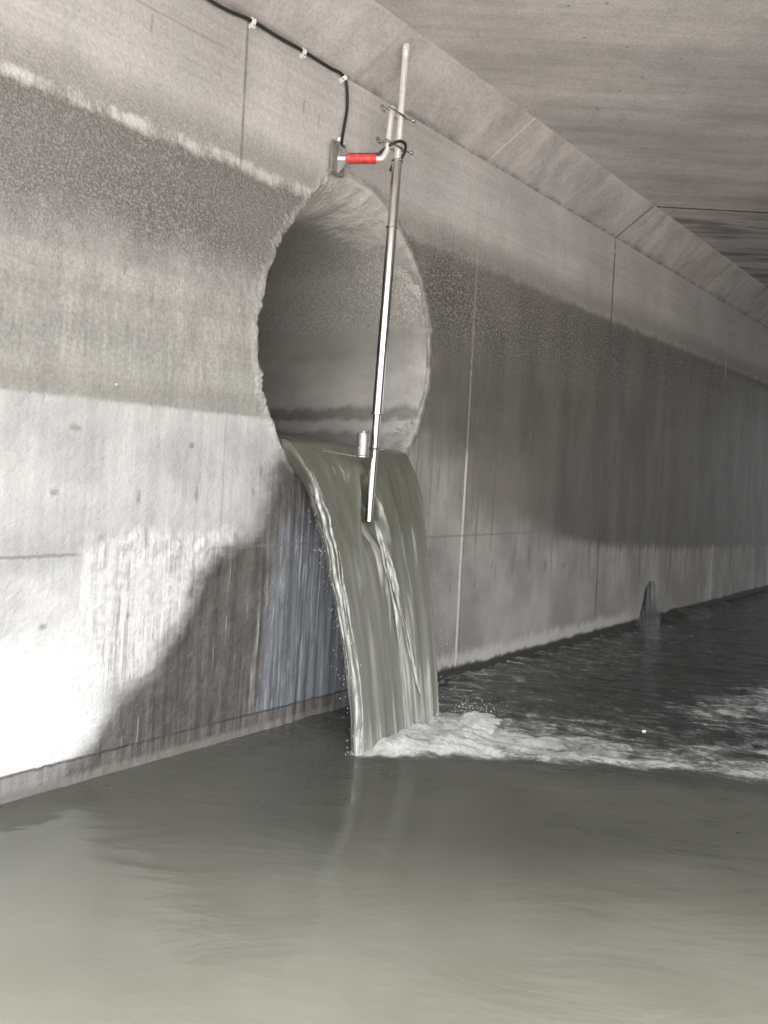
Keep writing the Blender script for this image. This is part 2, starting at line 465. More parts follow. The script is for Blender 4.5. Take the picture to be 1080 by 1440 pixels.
SPOTS = [(2.17, 3.30, .012, .03), (1.66, 3.30, .01, .05), (2.02, 3.25, .008, .035), (2.33, 3.30, .008, .03), (2.55, 3.28, .008, .05), (2.43, 3.37, .007, .03), (2.42, 3.22, .006, .05), (2.66, 3.25, .008, .05),
         (1.72, 1.22, .012, .05), (2.02, 1.23, .012, .05), (2.36, 1.25, .014, .05), (1.35, 1.23, .03, .02), (1.42, 1.50, .035, .02), (1.98, 1.46, .02, .02), (2.4, 1.35, .012, .04),
         (1.33, .68, .018, .018), (3.95, 1.18, .012, .05), (4.35, .62, .012, .05), (4.06, .6, .010, .05), (3.82, .85, .012, .03), (4.9, .72, .010, .12), (5.05, .78, .01, .15), (5.3, .7, .012, .08), (5.6, .68, .012, .05),
         (4.6, .7, .010, .08), (6.12, 1.55, .022, .12), (1.6, 2.2, .012, .03), (2.31, 2.42, .012, .03), (1.92, 2.45, .009, .02), (1.70, .69, .012, .02), (4.55, .74, .012, .05)]

def field(X, Z):
    th = np.arctan2(Z - HC[1], X - HC[0])
    rim = np.hypot(X - HC[0], Z - HC[1]) - r_out(th)
    sp = np.zeros(X.shape)
    for (a, b, w, h) in SPOTS:
        sp = np.maximum(sp, np.exp(-((X - a) / w) ** 2 - ((Z - b) / h) ** 2))
    return dict(damp=sdpoly(X, Z, DAMP), lime=sdpoly(X, Z, LIME), wet=sdpoly(X, Z, WET), seep=sdpoly(X, Z, SEEP), rim=rim, spots=sp)

def build_wall(mat):
    st = .0125
    bx0, bx1, bz0, bz1 = 2.10, 3.95, 1.15, 3.20
    near = np.arange(0.9, 5.0 + 1e-6, st)
    xs = np.concatenate([np.array([mouth_x(0), -2.5, -1.5, -.6, 0., .4, .7]), near, 5.0 + np.arange(1, 120) * .05, np.arange(11.25, FAR + .01, .25)])
    zs = np.concatenate([np.array([-1.2, -.5, -.2]), np.arange(-.1, HAUNCH - .005, st), [HAUNCH]])
    nx, nz = len(xs), len(zs)
    XX, ZZ = np.meshgrid(xs, zs, indexing='ij')
    ids = np.arange(nx * nz).reshape(nx, nz)
    i0 = int(np.argmin(abs(xs - bx0))); i1 = int(np.argmin(abs(xs - bx1)))
    j0 = int(np.argmin(abs(zs - bz0))); j1 = int(np.argmin(abs(zs - bz1)))
    V = np.stack([XX.ravel(), np.zeros(nx * nz), ZZ.ravel()], 1)
    a = ids[:-1, :-1]; b = ids[1:, :-1]; c = ids[1:, 1:]; d = ids[:-1, 1:]
    q = np.stack([a, b, c, d], -1)
    keep = np.ones((nx - 1, nz - 1), bool); keep[i0:i1, j0:j1] = False
    faces = q[keep].tolist()
    # perimeter of the box, counter-clockwise seen from the camera
    per = [ids[i, j0] for i in range(i0, i1)] + [ids[i1, j] for j in range(j0, j1)] + [ids[i, j1] for i in range(i1, i0, -1)] + [ids[i0, j] for j in range(j1, j0, -1)]
    per = np.array(per); P = V[per]
    th = np.arctan2(P[:, 2] - HC[1], P[:, 0] - HC[0]); rp = np.hypot(P[:, 2] - HC[1], P[:, 0] - HC[0])
    ro = r_out(th); rb = r_bore(th)
    K = 44
    newV = []; rings = [per]
    base = len(V)
    n = len(per)
    for k in range(K - 1, -1, -1):
        t = (k / K) ** 1.5
        r = ro + (rp - ro) * t
        ring = np.stack([HC[0] + r * np.cos(th), np.zeros(n), HC[1] + r * np.sin(th)], 1)
        rings.append(base + np.arange(n) + len(newV) * n); newV.append(ring)
    nflat = base + len(newV) * n
    V2 = np.concatenate([V] + newV)
    Y = wall_relief(V2[:, 0], V2[:, 2])
    Y = np.where(V2[:, 0] > 5.5, Y * .6, Y)
    V2[:, 1] = Y
    fl = field(V2[:, 0], V2[:, 2])
    yl = Y[rings[-1]]
    # broken reveal from the face down to the bore
    rev = []
    M = 12
    chip = np.clip((ro - rb - .03) / .16, 0, 1)
    for k in range(1, M + 1):
        s = k / M
        ck = np.clip(chip * 3, 0, 1)
        dep = yl * (1 - s) + .5 * s ** (1.7 - .6 * ck)
        bl = (1 - ck) * s ** .45 + ck * (1 - (1 - s) ** 2)
        r = ro + (rb - .004 - ro) * bl + fbm(np.degrees(th) / 5, np.full(n, k * .6), 77, 4) * .016 * (1 - s) + np.where(chip > .05, fbm(np.degrees(th) / 9, np.full(n, k * .35), 79, 3) * .018 * np.sin(math.pi * s), 0)
        rev.append(np.stack([HC[0] + r * np.cos(th), dep, HC[1] + r * np.sin(th)], 1))
        rings.append(nflat + (k - 1) * n + np.arange(n))
    V3 = np.concatenate([V2] + rev)
    for A, B in zip(rings[:-1], rings[1:]):
        A2 = np.roll(A, -1); B2 = np.roll(B, -1)
        faces += np.stack([A, A2, B2, B], 1).tolist()
    # back block so the wall is solid to light
    me = mesh_from('culvert_wall', V3, faces)
    nr = len(rev) * n
    for k, v in fl.items():
        if k == 'rim': v = np.concatenate([v, np.full(nr, -.05)])
        elif k == 'spots': v = np.concatenate([v, np.zeros(nr)])
        else: v = np.concatenate([v, np.full(nr, -.6)])
        attr(me, k, v)
    o = link('culvert_wall', me, mat)
    o['reveal_faces'] = [int(k >= 2 + 7 * min(1, max(0, chip[i] * 2.2)) + 1.2 * math.sin(i * .9) * min(1, chip[i] * 3)) for k in range(M) for i in range(n)]
    return o

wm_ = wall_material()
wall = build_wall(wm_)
PIPE = pipe_material()
wall.data.materials.append(PIPE)
_nf = len(wall.data.polygons); _nrev = wall['reveal_faces']; del wall['reveal_faces']
_mi = np.zeros(_nf, dtype=np.int32); _mi[_nf - len(_nrev):] = np.array(list(_nrev), dtype=np.int32)
wall.data.polygons.foreach_set('material_index', _mi)
tag(wall, 'long stained grey concrete culvert wall with a round broken outlet hole', 'wall')

# haunch: the splayed strip between wall and ceiling (a part of the wall)
gh, ch_, nh_ = plain_concrete('haunch_concrete', 1.0, math.radians(90))
for (xj, w, col, am) in ((4.21, .012, (.60, .58, .55), .7), (5.25, .010, (.55, .53, .5), .3), (6.21, .018, (.10, .095, .09), .75), (2.9, .02, (.22, .21, .2), .25), (8.3, .02, (.2, .19, .18), .5)):
    d = gh.abs(gh.sub(gh.add(gh.x, gh.mul(gh.y, .5)), xj))
    ch_ = gh.mix(gh.mul(gh.ss(w, w * .4, d), am), ch_, col)
ed = gh.ss(.035, .0, gh.abs(gh.sub(gh.z, HAUNCH)))
ch_ = gh.mix(gh.mul(ed, gh.mul(gh.ss(.4, .6, gh.noise(gh.geo, 9, 4)), .6)), ch_, (.14, .13, .125))
hm_ = gh.set(col=ch_, rough=.85, normal=nh_, spec=.35)
def build_haunch():
    xs = np.concatenate([[mouth_x(0), -1, 0], np.arange(1., 8., .05), np.arange(8., FAR + .1, .5)])
    V = []; F = []
    prof = [(.006, HAUNCH)] + [(-CH * t, HAUNCH + CH * t) for t in np.linspace(0, 1, 9)]
    prof[0] = (.02, HAUNCH - .001)
    for i, x in enumerate(xs):
        for (y, z) in prof:
            e = fbm(x * 1.3, y * 3, 101, 3) * .004
            V.append((x, y + e, z + e))
    k = len(prof)
    for i in range(len(xs) - 1):
        for j in range(k - 1):
            F.append((i * k + j, i * k + j + 1, (i + 1) * k + j + 1, (i + 1) * k + j))
    return mesh_from('haunch', V, F)
link('haunch', build_haunch(), hm_, wall)

# ceiling slab
gc, cc_, nc_ = plain_concrete('ceiling_concrete', 1.25, math.radians(-47.5))
# skewed joint
dj = gc.abs(gc.sub(gc.add(gc.mul(gc.x, .74), gc.mul(gc.y, .675)), 6.36 * .74 - .24 * .675))
cc_ = gc.mix(gc.mul(gc.ss(.022, .008, gc.add(dj, gc.mul(gc.sub(gc.noise(gc.geo, 7, 4), .5), .02))), .85), cc_, (.04, .037, .034))
far = gc.sub(gc.add(gc.mul(gc.x, .74), gc.mul(gc.y, .675)), 6.36 * .74 - .24 * .675)
damp_ = gc.mul(gc.ss(-.03, .25, far), gc.ss(.42, .62, gc.noise(gc.scaled(gc.geo, (.8, 5, 5), (0, 0, math.radians(-47.5))), 1., 5, .65)))
cc_ = gc.mix(gc.mul(damp_, .7), cc_, (.12, .115, .11))
dj2 = gc.abs(gc.sub(gc.add(gc.mul(gc.x, .74), gc.mul(gc.y, .675)), 3.15))
cc_ = gc.mix(gc.mul(gc.mul(gc.ss(.012, .004, dj2), gc.ss(.45, .6, gc.noise(gc.geo, 1.5, 3))), .5), cc_, (.5, .48, .46))
cm_ = gc.set(col=cc_, rough=.88, normal=nc_, spec=.3)
def box(x0, x1, y0, y1, z0, z1):
    V = [(x, y, z) for x in (x0, x1) for y in (y0, y1) for z in (z0, z1)]
    F = [(0, 1, 3, 2), (4, 6, 7, 5), (0, 4, 5, 1), (2, 3, 7, 6), (0, 2, 6, 4), (1, 5, 7, 3)]
    return V, F
V, F = box(0, FAR, OPP - .5, .6, CEIL, CEIL + .5)
V = [(x if x > 0 else mouth_x(y), y, z) for x, y, z in V]
tag(link('ceiling', mesh_from('ceiling', V, F), cm_, smooth=False), kind='structure')
go_, co_, no_ = plain_concrete('far_wall_concrete', 1.25, 0)
om_ = go_.set(col=co_, rough=.9, normal=no_)
V, F = merge(box(mouth_x(OPP), FAR, OPP - .5, OPP, -1.2, CEIL - .002), box(-4, FAR, .9, 1.2, -1.2, 1.1), box(-4, FAR, .9, 1.2, 3.15, CEIL - .002),
             box(-4, 2.0, .9, 1.2, 1.102, 3.148), box(4.1, FAR, .9, 1.2, 1.102, 3.148))  # boxes behind the main wall are unseen, added to block light
tag(link('opposite_wall_and_blockers', mesh_from('opposite_wall_and_blockers', V, F), om_, smooth=False), kind='structure')

# pale concrete apron, unseen behind the camera, added to bounce light inside
ga, ca_, na_ = plain_concrete('bounce_apron_concrete', 1.5, 0)
V, F = box(0, -60, -60, -3.6, -.6, .18)
V = [(x if x < 0 else min(mouth_x(y) - .3, 3 + 0 * y) if y > -20 else 3, y, z) for x, y, z in V]
tag(link('bounce_apron', mesh_from('bounce_apron', V, F), ga.set(col=ca_, rough=.9, normal=na_), smooth=False), kind='structure')

# ------------------------------------------------------------------ bore of the outlet
def build_bore():
    n = 160; th = np.arange(n) / n * 2 * math.pi
    rb = r_bore(th)
    ys = np.concatenate([np.arange(.49, 2.5, .05), np.arange(2.5, 6.01, .25)])
    V = []; F = []
    for k, y in enumerate(ys):
        r = rb + fbm(th * 3, np.full(n, y * 1.5), 33, 3) * .006
        V += list(zip(HC[0] + r * np.cos(th), np.full(n, y), HC[1] + r * np.sin(th)))
    m = len(ys)
    for k in range(m - 1):
        for i in range(n):
            F.append((k * n + i, k * n + (i + 1) % n, (k + 1) * n + (i + 1) % n, (k + 1) * n + i))
    F.append(tuple((m - 1) * n + i for i in range(n)))
    return mesh_from('outlet_pipe', V, F)
tag(link('outlet_pipe', build_bore(), PIPE), 'round concrete pipe bore behind the broken hole, rough dark inside', 'drain pipe')

# ------------------------------------------------------------------ falling water
JV = 1.0
ZS = 1.52            # water level at the lip
def jet_material():
    g = G('murky_falling_water')
    u, t, fo = g.at('across'), g.at('along'), g.at('foam')
    v = g.vec(g.mul(u, 3.2), g.mul(t, 2.2), 0.)
    st = g.noise(v, 1., 4, .6)
    stf = g.noise(g.vec(g.mul(u, 12.), g.mul(t, 2.4), 2.), 1., 3, .55, .3)
    c = g.mix(g.ss(.3, .72, st), (.094, .095, .076), (.140, .140, .116))
    aer = g.ss(.22, .58, g.add(t, g.mul(g.sub(st, .5), .35)))
    c = g.mix(g.mul(aer, .75), c, g.mix(g.ss(.3, .7, stf), (.145, .146, .126), (.24, .238, .214)))
    c = g.mix(g.mul(g.ss(.5, .75, stf), .25), c, (.17, .17, .145))
    br = g.noise(g.vec(g.mul(u, 15.), g.mul(t, 7.), 5.), 1., 6, .66, .7)
    fm = g.ss(.38, 1.05, g.add(g.mul(fo, .62), g.mul(g.sub(br, .47), g.mul(g.ss(0., .4, fo), 2.9))))
    c = g.mix(g.mul(fm, .8), c, (.42, .42, .39))
    h = g.add(g.mul(st, .8), g.add(g.mul(stf, .18), g.mul(g.mul(br, fo), .5)))
    g.bs.inputs['Subsurface Weight'].default_value = .6; g.bs.inputs['Subsurface Radius'].default_value = (.05, .05, .04); g.bs.inputs['Subsurface Scale'].default_value = 1.
    return g.set(col=c, rough=g.add(.16, g.mul(fm, .4)), ior=1.33, spec=.5, normal=g.bump(h, .35, .02))
def build_jet():
    N = 120; Mb = 60
    u_top = np.linspace(-1, 1, N)
    phases = [(-y, True) for y in np.concatenate([np.arange(4., .6, -.2), np.arange(.6, .0, -.04)])] + [(t, False) for t in np.linspace(0, .60, 110)]
    zs = ZS
    V = []; A = []; T = []; Fo = []
    ncs = N + Mb
    for (p, inside) in phases:
        t = 0. if inside else p
        y0 = -p if inside else -JV * t      # p is -y inside
        y0 = (-p) if inside else (-JV * t - .0)
        if inside: y0 = -p; y0 = abs(p)
        drop = 4.9 * t * t
        k = t / .55
        cl = 2.525 + (2.645 - 2.525) * k; crr = 3.465 + (3.315 - 3.465) * k
        mid = (cl + crr) / 2; hw = (crr - cl) / 2
        # ragged sides
        jl = fbm(t * 8 + .3, 1.7, 3, 5) * (.018 + .045 * k) * min(1, t * 6); jr = fbm(t * 7 + 5.3, 4.7, 9, 5) * (.012 + .03 * k) * min(1, t * 6)
        # top surface
        uu = u_top
        x = mid + uu * hw + np.where(uu < 0, (-uu) ** 3 * jl, uu ** 3 * jr)
        crown = .015 * np.sin(uu * 3.0 + .4) * min(1, t * 5)
        zt = zs - drop + crown + (.075 * sstep(0, 1.1, y0) if inside else 0)
        wv = fbm(uu * 3.2 + 7, np.full(N, t * 4.2), 13, 3) * .018 * min(1, t * 4) + fbm(uu * 7 + 3, np.full(N, t * 6.5), 23, 3) * .007 * min(1, t * 4)
        wv = wv * (1 - np.abs(uu) ** 6)
        inn = fbm(uu * 2 + 1, np.full(N, y0 * 1.2), 43, 3) * .010 if t < .06 else 0
        # cavity in the lee of the pole
        xp = 2.957 - (t - .25) * .02
        on = sstep(.17, .23, t) * sstep(.35, .28, t)
        wdt = .030 + .055 * sstep(.2, .33, t)
        cav = np.exp(-((x - xp) / wdt) ** 4) * on
        ridge = (np.exp(-((x - xp + wdt * 1.25) / .016) ** 2) + np.exp(-((x - xp - wdt * 1.25) / .014) ** 2)) * on
        bow = np.exp(-((x - xp + .05) / .10) ** 2) * np.exp(-((t - .15) / .05) ** 2)
        nrm = Vector((0, -9.8 * t, 1)); nn = math.hypot(9.8 * t, JV); ny, nz = -9.8 * t / nn, JV / nn
        off = wv + inn - cav * .085 + ridge * .012 + bow * .035
        yy = y0 + off * ny; z2 = zt + off * nz
        # after the landing the far rows dip under the pool
        foam = np.zeros(N)
        lf = np.clip((uu + 1) * hw, 0, 9); rf = np.clip((1 - uu) * hw, 0, 9)
        foam += np.exp(-(lf / (.035 + .03 * k)) ** 2) * sstep(.10, .25, t) * 1.0
        foam += np.exp(-(rf / .010) ** 2) * sstep(.12, .3, t) * .3
        foam += np.clip(ridge, 0, 1) * .85
        # broken water downstream of the pole drifting right
        xc = xp + .05 + (t - .33) * .62
        foam += np.exp(-((x - xc) / (.045 + .10 * sstep(.3, .55, t))) ** 2) * sstep(.27, .32, t) * .85
        foam += np.exp(-((x - xp - .0) / .03) ** 2) * sstep(.26, .30, t) * sstep(.46, .36, t) * 1.0
        foam += np.exp(-((x - xp + .16) / .07) ** 2) * sstep(.12, .16, t) * sstep(.26, .18, t) * .55
        foam += sstep(.47, .57, t + .05 * fbm(uu * 6, np.full(N, 2.), 3, 3)) * .7
        V += list(zip(x, yy, z2)); A += list(uu * .5 + .5); T += [t if not inside else -p] * N; Fo += list(np.clip(foam, 0, 1))
        # underside
        ub = np.linspace(1, -1, Mb + 2)[1:-1]
        xb = mid + ub * hw + np.where(ub < 0, (-ub) ** 3 * jl, ub ** 3 * jr)
        depth = (.16 * (1 - ub ** 2) + .15 * (1 - np.abs(ub) ** 9) * (1 - .45 * k)) * (1 - .25 * k)
        ndy, ndz = (0, 1) if inside else (ny, nz)
        V += list(zip(xb, y0 - depth * ndy, zs - drop - depth * ndz))
        A += list(ub * .5 + .5); T += [t] * Mb; Fo += list(np.exp(-((ub + 1) * hw / .09) ** 2) * sstep(.12, .3, t) * .8)
    F = []
    for i in range(len(phases) - 1):
        for j in range(ncs):
            F.append((i * ncs + j, i * ncs + (j + 1) % ncs, (i + 1) * ncs + (j + 1) % ncs, (i + 1) * ncs + j))
    me = mesh_from('falling_water', V, F)
    attr(me, 'across', A); attr(me, 'along', T); attr(me, 'foam', Fo)
    o = link('falling_water', me, jet_material())
    bm = bmesh.new(); bm.from_mesh(me); bmesh.ops.recalc_face_normals(bm, faces=bm.faces); bm.to_mesh(me); bm.free()
    return o
jet = build_jet()
gf = G('white_froth_cord')
gf.set(col=gf.mix(gf.ss(.35, .65, gf.noise(gf.scaled(gf.geo, (60, 60, 9)), 1., 4, .65)), (.20, .20, .178), (.48, .48, .46)), rough=.55, ior=1.33)
def edge_froth():
    parts = []
    for (off, r0, seed, t0, t1) in ((.004, .0095, 3, .16, .585), (-.004, .005, 7, .24, .50), (.024, .006, 9, .2, .45), (.04, .006, 12, .33, .585), (.012, .007, 15, .42, .59)):
        path = []; rad = []
        for t in np.linspace(t0, t1, 110):
            k = t / .55
            x = 2.525 + .12 * k + off + .022 * float(fbm(t * 9, seed, seed, 4)) + fbm(t * 8 + .3, 1.7, 3, 5) * (.018 + .045 * k) * min(1, t * 6)
            path.append((float(x), -JV * t + .012 * float(fbm(t * 11, seed + 3, 5, 3)) + (.02 if off < 0 else -.004), ZS - 4.9 * t * t - .012))
            rad.append(max(.0015, r0 * (.75 + 1.1 * float(fbm(t * 26, seed, 19, 3))) * min(1, (t - t0) * 14 + .1)))
        parts.append(tube(path, rad, 8))
    V, F = merge(*parts)
    return mesh_from('edge_froth', V, F)
link('edge_froth', edge_froth(), gf.m, jet)
def wake_froth():
    parts = []
    for q in range(11):
        sd_ = 40 + q * 3
        t0 = .285 + random.uniform(0, .10); t1 = t0 + random.uniform(.06, .20)
        x0 = random.gauss(0, .016); dr = random.uniform(.15, .75)
        path = []; rad = []
        for t in np.linspace(t0, t1, 60):
            nn = math.hypot(9.8 * t, JV); ny, nz = -9.8 * t / nn, JV / nn
            off = .004 + .010 * float(fbm(t * 14, q, sd_, 3)) + .018 * sstep(.28, .38, t)
            x = 2.957 + x0 + (t - .28) * dr + .02 * float(fbm(t * 10, q + .5, sd_ + 1, 3))
            path.append((x, -JV * t + off * ny, ZS - 4.9 * t * t + off * nz + .004))
            e = min((t - t0), (t1 - t)) / (t1 - t0)
            rad.append(max(.001, .0085 * (.6 + 1.2 * float(fbm(t * 30, q, 19, 3))) * min(1, e * 5 + .05)))
        parts.append(tube(path, rad, 8))
    V, F = merge(*parts)
    return mesh_from('wake_froth', V, F)
link('wake_froth', wake_froth(), gf.m, jet)
tag(jet, 'thick olive green stream of water pouring out of the round outlet', 'waterfall')

# ------------------------------------------------------------------ pool
EDGE = [(2.67, -.565), (2.76, -.655), (2.9, -.76), (3.04, -.86), (3.16, -1.08), (3.47, -1.44), (3.76, -1.85), (3.95, -2.15), (4.6, -3.2), (5.4, -4.6), (6.5, -6.6)]
def edge_sd(X, Y):
    """>0 on the downstream (foamy) side of the standing edge"""
    P = EDGE + [(30, -6.6), (30, .3), (3.1, .3)]
    return sdpoly(X, Y, P)
def pool_material():
    g = G('murky_pool_water')
    fo, sd = g.at('foam'), g.at('edge')
    ang = math.radians(-58)
    st = g.noise(g.scaled(g.geo, (2.6, 11., 1.), (0, 0, ang)), 1., 6, .68, .6)
    fl = g.noise(g.scaled(g.geo, (14., 38., 1.), (0, 0, ang)), 1., 5, .7, .4)
    lump = g.noise(g.geo, 7., 6, .7, .8)
    fine = g.noise(g.geo, 48., 4, .7)
    a = g.add(g.mul(g.sub(st, .5), 1.5), g.add(g.mul(g.sub(fl, .5), 1.0), g.mul(g.sub(lump, .5), 1.2)))
    m = g.ss(.22, 1.05, g.add(fo, g.mul(a, g.ss(0., .25, fo, (0., .9)))))
    m = g.mul(m, g.ss(.3, .6, fine, (.65, 1.)))
    near = g.mix(g.ss(.35, .7, g.noise(g.geo, .8, 3)), (.055, .0565, .047), (.071, .072, .062))
    body = g.mix(g.ss(-.25, .45, g.add(sd, g.mul(g.sub(lump, .5), .3))), near, (.028, .031, .029))
    c = g.mix(m, body, (.46, .46, .445))
    rip = g.noise(g.scaled(g.geo, (3.2, 9., 1.), (0, 0, ang)), 1., 3, .5, .5)
    rip2 = g.noise(g.scaled(g.geo, (1.5, 3.2, 1.), (0, 0, math.radians(-48))), 1., 4, .5, 1.2)
    cho = g.noise(g.scaled(g.geo, (16., 34., 1.), (0, 0, ang)), 1., 4, .6)
    rip3 = g.noise(g.scaled(g.geo, (3.0, 7.5, 1.), (0, 0, math.radians(-44))), 1., 3, .55, 1.5)
    hgt = g.add(g.add(g.mul(rip2, .6), g.mul(rip3, .09)), g.add(g.mul(rip, g.ss(-.2, .3, sd, (.09, .8))), g.add(g.mul(cho, g.ss(0., .35, fo, (.0, .5))), g.mul(fine, g.mul(m, .35)))))
    hgt = g.add(hgt, g.mul(cho, g.ss(-.05, .25, sd, (0., .10))))
    return g.set(col=c, rough=g.add(g.ss(-.2, .2, sd, (.03, .06)), g.mul(m, .45)), ior=1.40, spec=.5, normal=g.bump(hgt, .35, .05))
def build_pool():
    xs = np.concatenate([[-220, -60, -20, -8, -3, -1, 0], np.arange(.4, 5., .022), np.arange(5., 12., .05), np.arange(12., 18, 1.), [30, 60, 200]])
    ys = np.concatenate([[-160, -50, -15, -8, -5.5], np.arange(-4.4, -2.6, .06), np.arange(-2.6, .06, .022)])
    XX, YY = np.meshgrid(xs, ys, indexing='ij')
    X = XX.ravel(); Y = YY.ravel()
    sd = edge_sd(X, Y)
    hit = np.hypot((X - 3.0) / 1.0, (Y + .58) / 1.0)
    dh = np.clip(hit - .22, 0, 9)
    # foam strength
    along = np.hypot(X - 2.95, Y + .7)
    fr = sstep(-.07, .10, sd + fbm(X * 4, Y * 4, 5, 4) * .06)
    foam = fr * np.exp(-np.clip(sd, 0, 9) / (.42 + .22 * along)) * .95 * np.exp(-along / 6.)
    foam += np.exp(-(dh / .16) ** 2) * .95 * sstep(-.12, .02, sd) * sstep(2.68, 2.85, X)
    foam += fr * np.exp(-(np.clip(hit - .3, 0, 9) / .5) ** 2) * .35
    foam += fr * np.exp(-((Y + 1.55 + .22 * (X - 5.0)) / .28) ** 2) * sstep(4.2, 5.2, X) * sstep(9, 6, X) * .5
    # little broken ripples between jet and wall on the left
    lft = np.exp(-(np.hypot((X - 2.78) / .16, (Y + .18) / .14)) ** 2)
    foam *= 1 - sstep(3.40, 3.2, X) * sstep(-.58, -.45, Y)
    foam += lft * .10
    foam += np.exp(-(sdline(X, Y, [(2.645, -.53), (2.72, -.60), (2.9, -.66)]) / .045) ** 2) * .55
    foam = np.clip(foam, 0, 1)
    ca, sa = math.cos(math.radians(-58)), math.sin(math.radians(-58))
    L = X * ca + Y * sa; W = -X * sa + Y * ca
    inside = (X > 0) & (X < 14) & (Y > -4.5)
    z = fbm(L * .9, W * 1.8, 3, 2) * .004 + fbm(L * 2.3 + fbm(X, Y, 8, 2), W * 4.2, 31, 3) * .0034 + fbm(X * 2.6 + fbm(X * 2, Y * 2, 4, 2) * .8, Y * 3.4, 37, 3) * .0022
    z = z + sstep(-.05, .15, sd) * fbm(L * 2.2, W * 6, 13, 4) * .018 * np.exp(-along / 5)
    z = z + foam * (np.abs(fbm(L * 5, W * 10, 23, 4))) * .05
    z = z + sstep(2.75, 2.95, X) * sstep(-.40, -.55, Y) * np.exp(-(dh / .16) ** 2) * (.03 + .05 * np.abs(fbm(X * 9, Y * 9, 33, 3))) * sstep(-.1, .04, sd)
    z = z + np.exp(-((sd + .16) / .16) ** 2) * np.exp(-along / 2.5) * sstep(2.6, 3.1, X) * .020          # smooth swell before the edge
    z = z + lft * fbm(X * 18, Y * 18, 7, 3) * .015
    z = np.where(inside, z, 0)
    V = np.stack([X, Y, z], 1)
    nx, ny = len(xs), len(ys); ids = np.arange(nx * ny).reshape(nx, ny)
    F = np.stack([ids[:-1, :-1], ids[1:, :-1], ids[1:, 1:], ids[:-1, 1:]], -1).reshape(-1, 4)
    me = mesh_from('water', V, F.tolist())
    attr(me, 'foam', foam); attr(me, 'edge', np.clip(sd, -3, 3))
    return link('water', me, pool_material())
tag(build_pool(), kind='structure')

# splash: froth heaped where the stream lands, with thrown drops
def build_splash():
    V = []; F = []
    def blob(c, r, seg=10, rings=7, seed=0):
        o = len(V)
        ph = random.random() * 9
        for i in range(rings + 1):
            a = math.pi * i / rings
            for j in range(seg):
                b = 2 * math.pi * j / seg
                k = 1 + .28 * math.sin(3 * b + ph) * math.sin(2 * a + ph) + .12 * math.sin(7 * b + 2 * ph)
                V.append((c[0] + r[0] * k * math.sin(a) * math.cos(b), c[1] + r[1] * k * math.sin(a) * math.sin(b), c[2] + r[2] * k * math.cos(a)))
        for i in range(rings):
            for j in range(seg):
                F.append((o + i * seg + j, o + i * seg + (j + 1) % seg, o + (i + 1) * seg + (j + 1) % seg, o + (i + 1) * seg + j))
    # heaped froth: a torn skin over the landing line
    nu, nv = 150, 60
    uu, vv = np.meshgrid(np.linspace(0, 1, nu), np.linspace(-1, 1, nv), indexing='ij')
    env = (1 - np.abs(vv) ** 2.2) * np.clip(np.sin(np.pi * uu), 0, 1) ** .5
    lump = .5 + .5 * fbm(uu * 8, vv * 2.2, 3, 5); frz = np.abs(fbm(uu * 34, vv * 11, 9, 4))
    hh = env * ((.006 + .014 * frz) * (.6 + .4 * sstep(.1, .5, uu)) + .014 + .010 * sstep(.25, .05, uu) + .10 * lump * sstep(.35, .75, uu))
    px = 2.67 + uu * 1.03 + .05 * fbm(uu * 6, vv * 2, 14, 3)
    py = -.61 - .10 * np.sin(uu * 3.0) + vv * (.06 + .14 * uu) + .03 * fbm(uu * 8, vv * 3, 24, 3)
    V += list(zip(px.ravel(), py.ravel(), (hh - .012).ravel()))
    for i in range(nu - 1):
        for j in range(nv - 1):
            o = i * nv + j; F.append((o, o + nv, o + nv + 1, o + 1))
    for i in range(420):
        s = random.random()
        x = 2.85 + s * .8 + random.gauss(0, .04); y = -.60 - .08 * math.sin(s * 3) + random.gauss(0, .08)
        z = .03 + abs(random.gauss(0, .05)) * (.4 + s)
        r = random.uniform(.001, .003) if random.random() < .97 else random.uniform(.004, .006)
        blob((x, y, z), (r, r * .9, r * .9), 6, 4)
    for i in range(260):      # drops shed along the edges of the fall
        t = random.uniform(.25, .57); side = random.random() < .7
        x = (2.525 + .22 * t if side else 3.475 - .26 * t) + random.gauss(0, .02) - (.02 if side else -.015)
        r = random.uniform(.0008, .0024)
        blob((x, -JV * t + random.gauss(0, .03), ZS - 4.9 * t * t - .05 + random.gauss(0, .03)), (r, r, r * 1.8), 5, 4)
    for i in range(60):      # sparkle drops along the downstream chop
        x = random.uniform(3.3, 5.0); y = -.45 - (x - 3.3) * .62 + random.gauss(0, .28)
        if y > -.03: continue
        r = random.uniform(.0008, .0018)
        blob((x, y, .02 + abs(random.gauss(0, .015))), (r * 1.6, r, r), 5, 4)
    return mesh_from('splash_foam', V, F)
gs = G('froth')
gs.bs.inputs['Subsurface Weight'].default_value = .7; gs.bs.inputs['Subsurface Radius'].default_value = (.03, .03, .03); gs.bs.inputs['Subsurface Scale'].default_value = 1.
n = gs.noise(gs.geo, 60, 3)
sm_ = gs.set(col=gs.mix(n, (.44, .44, .425), (.58, .58, .565)), rough=.35, ior=1.33)
tag(link('splash_foam', build_splash(), sm_), kind='stuff')

